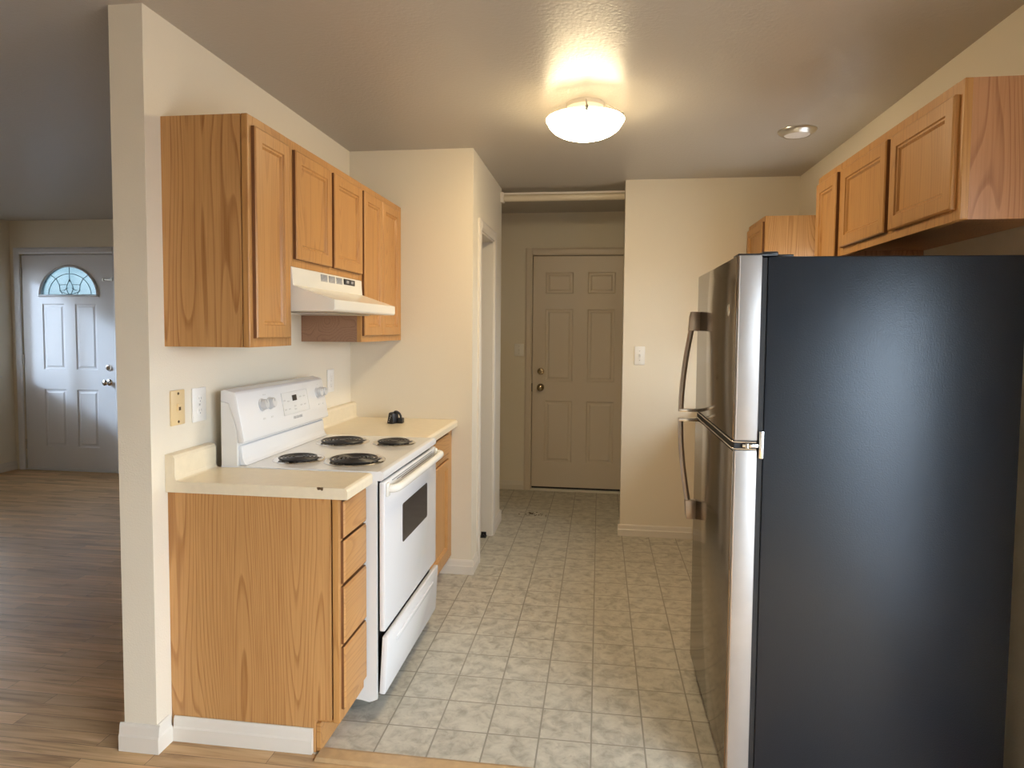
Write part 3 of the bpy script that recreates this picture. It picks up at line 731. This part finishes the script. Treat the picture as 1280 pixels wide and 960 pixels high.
# the panel outline
bm = B()
for a in ((.645, .888, .054, .0555), (.645, .888, .1505, .152), (.645, .6465, .054, .152), (.8865, .888, .054, .152)): facebox(bm, *a, -.001, .0016)
obj('panel_outline', bm, M['lightgray'], con)
obj('clock_display', (lambda b: (facebox(b, .738, .778, .110, .135, .001, .0025), b)[1])(B()), M['black'], con)
def mark(y0, y1, s0, s1, t1=.002, t0=.001):
    b = B(); facebox(b, y0, y1, s0, s1, t0, t1); obj('printed_mark', b, M['lightgray'], con)
for (y, q) in ((.665, .118), (.700, .112), (.665, .078), (.700, .078), (.815, .122), (.852, .122), (.815, .085), (.850, .085), (.755, .086), (.755, .072)):
    mark(y - .009, y + .009, q - .003, q + .003)
for y in (.482, .545, .998, 1.046): mark(y - .009, y + .009, .062, .069, .0008, -.001)
for y in (.513, 1.02): mark(y - .012, y + .010, .158, .162, .0008, -.001)
text_mesh('lettering', 'FRIGIDAIRE', .017, M['gray'], con, cp(.765, .036) + cn * .0004, (0, 1, 0), cdir)
# burners: chrome pan and black coil
for (bx_, by_, br_) in ((.300, .890, .104), (.540, .905, .082), (.285, .478, .084), (.512, .492, .104)):
    pn = lathe(B(), (bx_, by_, .9185), (0, 0, 1), [(br_ * .3, .0005), (br_ * .85, .0008), (br_ + .003, .003), (br_ + .012, .0035), (br_ + .016, .0005)], 44)
    pp = obj('drip_pan', pn, M['chrome'], st, smooth=40)
    q = B(); turns = 5 if br_ > .09 else 4
    n_ = turns * 30; pts = []
    for k in range(n_ + 1):
        a = 2 * PI * turns * k / n_; r = .020 + (br_ - .024) * k / n_
        pts.append((bx_ + r * math.cos(a), by_ + r * math.sin(a), .9275))
    tube(q, pts, .0052, 8, flat=.75)
    lathe(q, (bx_, by_, .9215), (0, 0, 1), [(.017, 0), (.017, .008), (.014, .0085)], 18)
    obj('heating_coil', q, M['coil'], pp, smooth=50)
    q = B()
    for k in range(3):
        a = k * 2 * PI / 3 + .5
        tube(q, [(bx_ + .012 * math.cos(a), by_ + .012 * math.sin(a), .9215), (bx_ + (br_ + .002) * math.cos(a), by_ + (br_ + .002) * math.sin(a), .9215)], .0026, 6)
    obj('coil_support', q, M['chrome'], pp)
# oven door
DXF = .694
od = obj('oven_door', box(B(), .672, DXF, ry0 + .003, ry1 - .003, .318, .878, .006, 2), M['range_white'], st, smooth=40)
wy0, wy1, wz0, wz1 = .532, .905, .585, .742
def rrect(y0, y1, z0, z1, r, n=6):
    P = []
    for cy, cz, a0 in ((y1 - r, z1 - r, 0), (y0 + r, z1 - r, PI / 2), (y0 + r, z0 + r, PI), (y1 - r, z0 + r, 1.5 * PI)):
        for k in range(n + 1): P.append((cy + r * math.cos(a0 + PI / 2 * k / n), cz + r * math.sin(a0 + PI / 2 * k / n)))
    return P
obj('oven_window', prism(B(), rrect(wy0, wy1, wz0, wz1, .012), 0, DXF - .002, DXF + .0012), M['dark_glass'], od)
bm = B()
for k, (a, b) in enumerate(((.40, .99), (.46, .99), (.52, .99))):
    box(bm, DXF - .001, DXF + .0008, a, b, .868 - .0085 * k - .001, .868 - .0085 * k + .0015)
obj('vent_slots', bm, M['black'], od)
hp = [(DXF - .002, .345, .850), (DXF + .022, .350, .850), (DXF + .036, .375, .851), (DXF + .040, .45, .852), (DXF + .042, .69, .853), (DXF + .040, .94, .852), (DXF + .036, 1.02, .851), (DXF + .022, 1.045, .850), (DXF - .002, 1.05, .850)]
# smooth the handle path
def smooth_path(P, n=6):
    P = [Vector(p) for p in P]; Q = []
    for i in range(len(P) - 1):
        a = P[max(i - 1, 0)]; b = P[i]; c = P[i + 1]; d = P[min(i + 2, len(P) - 1)]
        for k in range(n):
            t = k / n
            Q.append(.5 * ((2 * b) + (c - a) * t + (2 * a - 5 * b + 4 * c - d) * t * t + (3 * b - a - 3 * c + d) * t ** 3))
    Q.append(P[-1]); return Q
hb = tube(B(), smooth_path(hp), .0135, 14, flat=1.15)
box(hb, DXF - .001, DXF + .010, .325, .352, .822, .872, .004); box(hb, DXF - .001, DXF + .010, 1.036, 1.062, .822, .872, .004)
obj('door_handle', hb, M['handle_white'], od, smooth=50)
# storage drawer, sitting slightly tilted
bm = B()
box(bm, .676, .700, ry0 + .004, ry1 - .002, .078, .300, .006, 2)
box(bm, .698, .706, .42, .97, .235, .256, .0038, 2)
for v in bm.verts: v.co.x += (v.co.z - .08) * .055 - .006
obj('storage_drawer', bm, M['range_white'], st, smooth=40)

# ------------------------------------------------------------------ refrigerator
fy0, fy1 = .067, .832; fxd, fxg, fxc, fxb = 1.867, 1.940, 1.956, 2.660; fz = 1.668
fr = thing('refrigerator', 'black top-freezer refrigerator with stainless doors, at the right', 'refrigerator', (2.3, .45, 0), None)
obj('case', box(B(), fxc, fxb, fy0, fy1, .03, fz - .004, .006, 2), M['fridge_black'], fr, smooth=40)
obj('gasket', box(B(), fxg - .001, fxc + .001, fy0 + .006, fy1 - .006, .06, fz - .008), M['blackgap'], fr)
obj('kick_grille', box(B(), fxd + .030, fxc + .02, fy0 + .012, fy1 - .012, .012, .062, .004), M['black'], fr)
for y in (fy0 + .06, fy1 - .06):
    for x in (fxc + .06, fxb - .06): obj('roller', lathe(B(), (x, y - .012, .018), (0, 1, 0), [(.0175, 0), (.0175, .024)], 16), M['black'], fr)
def fridge_door(name, z0, z1):
    # silver body of the door with the darker stainless sheet wrapped on the front
    b = obj(name, box(B(), fxd + .004, fxg, fy0, fy1, z0, z1, .004, 2), M['steelside'], fr, smooth=40)
    obj('front_sheet', box(B(), fxd, fxd + .006, fy0 + .004, fy1 - .002, z0 + .003, z1 - .003, .0025, 2), M['steel'], b, smooth=40)
    obj('edge_trim', box(B(), fxd + .0062, fxd + .0105, fy0 - .003, fy0 + .004, z0 + .003, z1 - .003, .001, 1), M['satin'], b)
    return b
gz = 1.098
fd_ = fridge_door('freezer_door', gz + .014, fz); ld_ = fridge_door('lower_door', .066, gz - .014)
# dark strap with bright rails filling the gap between the doors
obj('door_gap', box(B(), fxd + .006, fxg, fy0 + .003, fy1 - .004, gz - .0135, gz + .0135), M['blackgap'], fr)
bm = B()
for z in (gz - .0105, gz + .0105):
    tube(bm, [(fxd + .001, fy1 - .01, z), (fxd + .001, fy0 + .012, z), (fxd + .006, fy0 + .001, z), (fxd + .02, fy0 - .001, z), (fxg - .004, fy0 - .001, z)], .0024, 8)
obj('gap_rail', bm, M['chrome'], fr, smooth=50)
bm = B(); box(bm, fxg + .003, fxc + .001, fy0 - .006, fy0 + .003, gz - .038, gz + .045, .002); box(bm, fxg - .045, fxg + .002, fy0 - .006, fy0 + .004, gz - .005, gz + .005, .002); lathe(bm, (fxg - .03, fy0 - .002, gz - .007), (0, 0, 1), [(.007, 0), (.007, .014)], 12)
obj('centre_hinge', bm, M['chrome'], fr, smooth=40)
bm = B(); box(bm, fxd + .004, fxc + .012, fy0 + .003, fy0 + .075, fz - .003, fz + .005, .002); box(bm, fxg, fxc + .030, fy0 + .004, fy0 + .06, fz - .003, fz + .011, .004); box(bm, fxc + .02, fxc + .075, fy0 + .01, fy0 + .07, fz - .005, fz + .003, .002); 
obj('hinge_cover', bm, M['black'], fr, smooth=40)
bm = lathe(B(), (fxd + .0012, .178, 1.508), (-1, 0, 0), [(.001, .0032), (.016, .003), (.019, .0015), (.019, 0)][::-1], 28)
obj('badge', bm, M['chrome'], fr, smooth=40)
def fridge_handle(door, zc, ze):
    """arched bar: zc at the door gap, ze the far end with the broad cap"""
    s = 1 if ze > zc else -1; y = .775
    L = abs(ze - zc); pts = []
    for k in range(25):
        t = k / 24; bow = .022 + .044 * math.cos(t * PI / 2) ** .9 if t < 1 else .022
        pts.append((fxd - bow, y, zc + s * (L - .03) * t))
    b = tube(B(), pts, .0085, 12, flat=1.3)
    hnd = obj('handle', b, M['satin'], door, smooth=50)
    q = B(); prism(q, [(fxd + .001, ze), (fxd - .036, ze), (fxd - .040, ze - s * .02), (fxd - .044, ze - s * .078), (fxd + .001, ze - s * .078)], 1, y - .015, y + .015, .003, 2)
    obj('end_cap', q, M['satin'], hnd, smooth=40)
    q = B(); box(q, fxd - .075, fxd + .002, y - .013, y + .013, min(zc, zc + s * .013), max(zc, zc + s * .013), .003)
    obj('mount', q, M['chrome'], hnd, smooth=40)
fridge_handle(fd_, gz + .013, 1.520); fridge_handle(ld_, gz - .013, .668)

# ------------------------------------------------------------------ ceiling fittings
lx, ly = 1.384, 1.09
cl = thing('ceiling_light', 'lit frosted glass bowl ceiling light in the middle of the kitchen', 'ceiling light', (lx, ly, H), None)
obj('pan', lathe(B(), (lx, ly, H), (0, 0, -1), [(.085, 0), (.085, .018), (.075, .028), (.03, .03)], 36), M['trim'], cl, smooth=40)
bm = B(); prof = []
Rd, zr = .172, H - .074
for k in range(13):
    a = (PI / 2) * k / 12; prof.append((Rd * math.cos(a), .085 * math.sin(a) ** 1.0))
prof = [(Rd + .006, -.002), (Rd + .006, .002)] + prof[1:]
lathe(bm, (lx, ly, zr), (0, 0, -1), prof, 48, cap=False)
obj('glass_bowl', bm, M['dome'], cl, smooth=60, recalc=True)
bm = B(); lathe(bm, (lx, ly, zr), (0, 0, -1), [(Rd + .004, -.0035)] + [(r - .003, h - .003) for r, h in prof[2:-1]] + [(.001, .081)], 48, cap=False)
obj('added_bowl_shell', bm, M['dim_shell'], cl, smooth=60)  # added inner shell, glows weakly so less lamplight reaches the ceiling
for a in (-.34, PI * .94, PI * .32 + PI * 1.2):
    px_, py_ = lx + Rd * math.cos(a), ly + Rd * math.sin(a)
    q = B(); lathe(q, (px_, py_, zr + .012), (0, 0, -1), [(.006, 0), (.009, .006), (.009, .018), (.004, .024)], 14); tube(q, [(px_, py_, zr + .01), (lx + .10 * math.cos(a), ly + .10 * math.sin(a), H - .014)], .003, 6)
    obj('clip', q, M['nickel'], cl, smooth=50)
dxl, dyl = 2.452, 1.60
dl = thing('ceiling_light', 'small unlit disc ceiling light with a brushed nickel ring, near the right wall', 'ceiling light', (dxl, dyl, H), None)
obj('ring', lathe(B(), (dxl, dyl, H), (0, 0, -1), [(.094, 0), (.094, .005), (.088, .012), (.068, .026), (.064, .027), (.061, .020)], 44, cap=False), M['nickel'], dl, smooth=45)
obj('lens', lathe(B(), (dxl, dyl, H), (0, 0, -1), [(.063, .018), (.061, .025), (.04, .030), (.001, .032)], 36), M['lens'], dl, smooth=45)
rod = thing('curtain_rod', 'cream metal rod spanning the hall opening just under the ceiling', 'rod', ((XR + 1.82) / 2, 2.80, 2.40), None)
obj('tube', tube(B(), [(XR + .02, 2.80, 2.400), (1.815, 2.80, 2.400)], .027, 24), M['rod'], rod, smooth=60)
obj('top_rail', box(B(), XR + .02, 1.815, 2.785, 2.80, 2.418, 2.436, .003), M['trim'], rod)
obj('end_bracket', box(B(), XR + .0, XR + .022, 2.765, 2.83, 2.365, 2.438, .003), M['trim'], rod)
obj('end_bracket', box(B(), 1.800, 1.8195, 2.765, 2.83, 2.365, 2.438, .003), M['trim'], rod)

# ------------------------------------------------------------------ wall plates
def screw(bm, p, d, r=.0035): return lathe(bm, p, d, [(r, 0), (r, .0012), (r * .6, .002)], 10)
# left wall (faces +X)
t = thing('phone_jack', 'yellowed ivory phone jack plate on the left wall above the near counter', 'phone jack', (0, .134, 1.158))
obj('plate', box(B(), .0003, .007, .0965, .1725, 1.097, 1.220, .003), M['ivory'], t, smooth=40)
q = box(B(), .006, .011, .126, .146, 1.146, 1.172, .001); obj('socket', q, M['ivory'], t)
q = box(B(), .0105, .0118, .131, .142, 1.149, 1.161); obj('socket_hole', q, M['brown'], t)
for z in (1.208, 1.109): obj('screw', screw(B(), (.0068, .1345, z), (1, 0, 0), .005), M['brown'], t)
def outlet(y0, y1, z0, z1, label):
    t = thing('wall_outlet', label, 'outlet', (0, (y0 + y1) / 2, (z0 + z1) / 2), None); yc, zc = (y0 + y1) / 2, (z0 + z1) / 2
    obj('plate', box(B(), .0003, .0065, y0, y1, z0, z1, .003), M['plate'], t, smooth=40)
    for dz in (-.022, .022):
        r = obj('receptacle', lathe(B(), (.006, yc, zc + dz), (1, 0, 0), [(.017, 0), (.0165, .0022), (.015, .0026)], 24), M['plate'], t, smooth=40)
        q = B(); box(q, .008, .0089, yc - .0075, yc - .0055, zc + dz - .003, zc + dz + .006); box(q, .008, .0089, yc + .0055, yc + .0075, zc + dz - .003, zc + dz + .006); lathe(q, (.008, yc, zc + dz - .009), (1, 0, 0), [(.0026, 0), (.0026, .001)], 10)
        obj('slots', q, M['gray'], r)
    obj('screw', screw(B(), (.0062, yc, zc), (1, 0, 0)), M['nickel'], t)
outlet(.217, .299, 1.093, 1.218, 'white outlet beside the ivory phone plate, left of the stove')
outlet(1.400, 1.487, 1.090, 1.215, 'white outlet on the left wall beyond the stove console')
def switch(x0, x1, yf, z0, z1, label, mat):
    t = thing('light_switch', label, 'light switch', ((x0 + x1) / 2, yf, (z0 + z1) / 2), None); xc, zc = (x0 + x1) / 2, (z0 + z1) / 2
    obj('plate', box(B(), x0, x1, yf - .0065, yf - .0003, z0, z1, .003), M[mat], t, smooth=40)
    q = B(); prism(q, [(yf - .006, zc - .010), (yf - .0075, zc - .009), (yf - .017, zc + .010), (yf - .013, zc + .013), (yf - .006, zc + .008)], 0, xc - .005, xc + .005)
    obj('toggle', q, M['plate'], t)
    for dz in (.032, -.032): obj('screw', screw(B(), (xc, yf - .0062, zc + dz), (0, -1, 0)), M['nickel'], t)
switch(1.706, 1.777, YB, 1.205, 1.333, 'white light switch on the back wall near the refrigerator', 'plate')
switch(.711, .796, YD, 1.206, 1.316, 'shaded light switch on the hall wall left of the tan door', 'plate')

# ------------------------------------------------------------------ little things
pa = thing('power_adapter', 'small black plug adapter lying on the far countertop', 'adapter', (.345, 1.53, .9145), None)
bm = B(); prism(bm, [(-.022, 0), (.018, 0), (.022, .010), (.018, .056), (.004, .066), (-.010, .060)], 1, -.030, .024, .004, 2)
bmesh.ops.rotate(bm, verts=bm.verts[:], cent=(0, 0, 0), matrix=Matrix.Rotation(-.35, 3, 'Z')); bmesh.ops.translate(bm, verts=bm.verts[:], vec=(.332, 1.53, .9145))
obj('body', bm, M['black'], pa, smooth=40)
bm = box(B(), .352, .385, 1.525, 1.565, .9145, .944, .005); obj('plug_end', bm, M['black'], pa, smooth=40)
bm = tube(B(), smooth_path([(.338, 1.525, .978), (.352, 1.53, .980), (.366, 1.54, .966), (.372, 1.545, .944)]), .006, 10); obj('cord', bm, M['black'], pa, smooth=50)
bm = B()
for k in range(4): box(bm, .314 + .004 * k, .319 + .004 * k, 1.494, 1.4985, .926 + .010 * k, .932 + .010 * k, .001, 1)
obj('ridges', bm, M['gray'], pa)
bm = B()
for k in range(16):
    x = random.gauss(.98, .06); y = random.gauss(3.05, .035); r = random.uniform(.003, .007)
    prism(bm, [(x + r * random.uniform(.6, 1.3) * math.cos(a), y + r * random.uniform(.6, 1.2) * math.sin(a)) for a in [i * PI / 3 for i in range(6)]], 2, .0003, .0025)
prism(bm, [(.93, 3.07), (.965, 3.04), (.972, 3.048), (.94, 3.085)], 2, .0003, .004)
o = obj('floor_grit', bm, M['dirt']); o['kind'] = 'stuff'; tag(o, 'brown dirt crumbs on the hall floor before the tan door', 'dirt')

# right-hand counter run behind the refrigerator
c = thing('base_cabinet', 'oak base cabinet run along the right wall behind the refrigerator', 'cabinet', (2.46, 1.75, 0), None)
bm = B(); box(bm, 2.176, W - .001, .88, 2.62, .1, .875); box(bm, 2.24, 2.256, .88, 2.62, .001, .1)
obj('body', bm, M['oakside'], c)
for a, b in ((.90, 1.30), (1.32, 1.72), (1.74, 2.14), (2.16, 2.60)):
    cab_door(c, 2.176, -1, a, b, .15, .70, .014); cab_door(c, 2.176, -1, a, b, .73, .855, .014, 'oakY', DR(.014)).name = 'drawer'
o = obj('countertop', prism(B(), [(W - x_, z_) for x_, z_ in counter_prof(.632)], 1, .87, YB - .001), M['lamcounter'])
tag(o, 'almond laminate countertop along the right wall behind the refrigerator', 'countertop')

S.cycles.use_denoising = True
S.cycles.max_bounces = 10
S.cycles.diffuse_bounces = 5
S.cycles.sample_clamp_indirect = 6.0
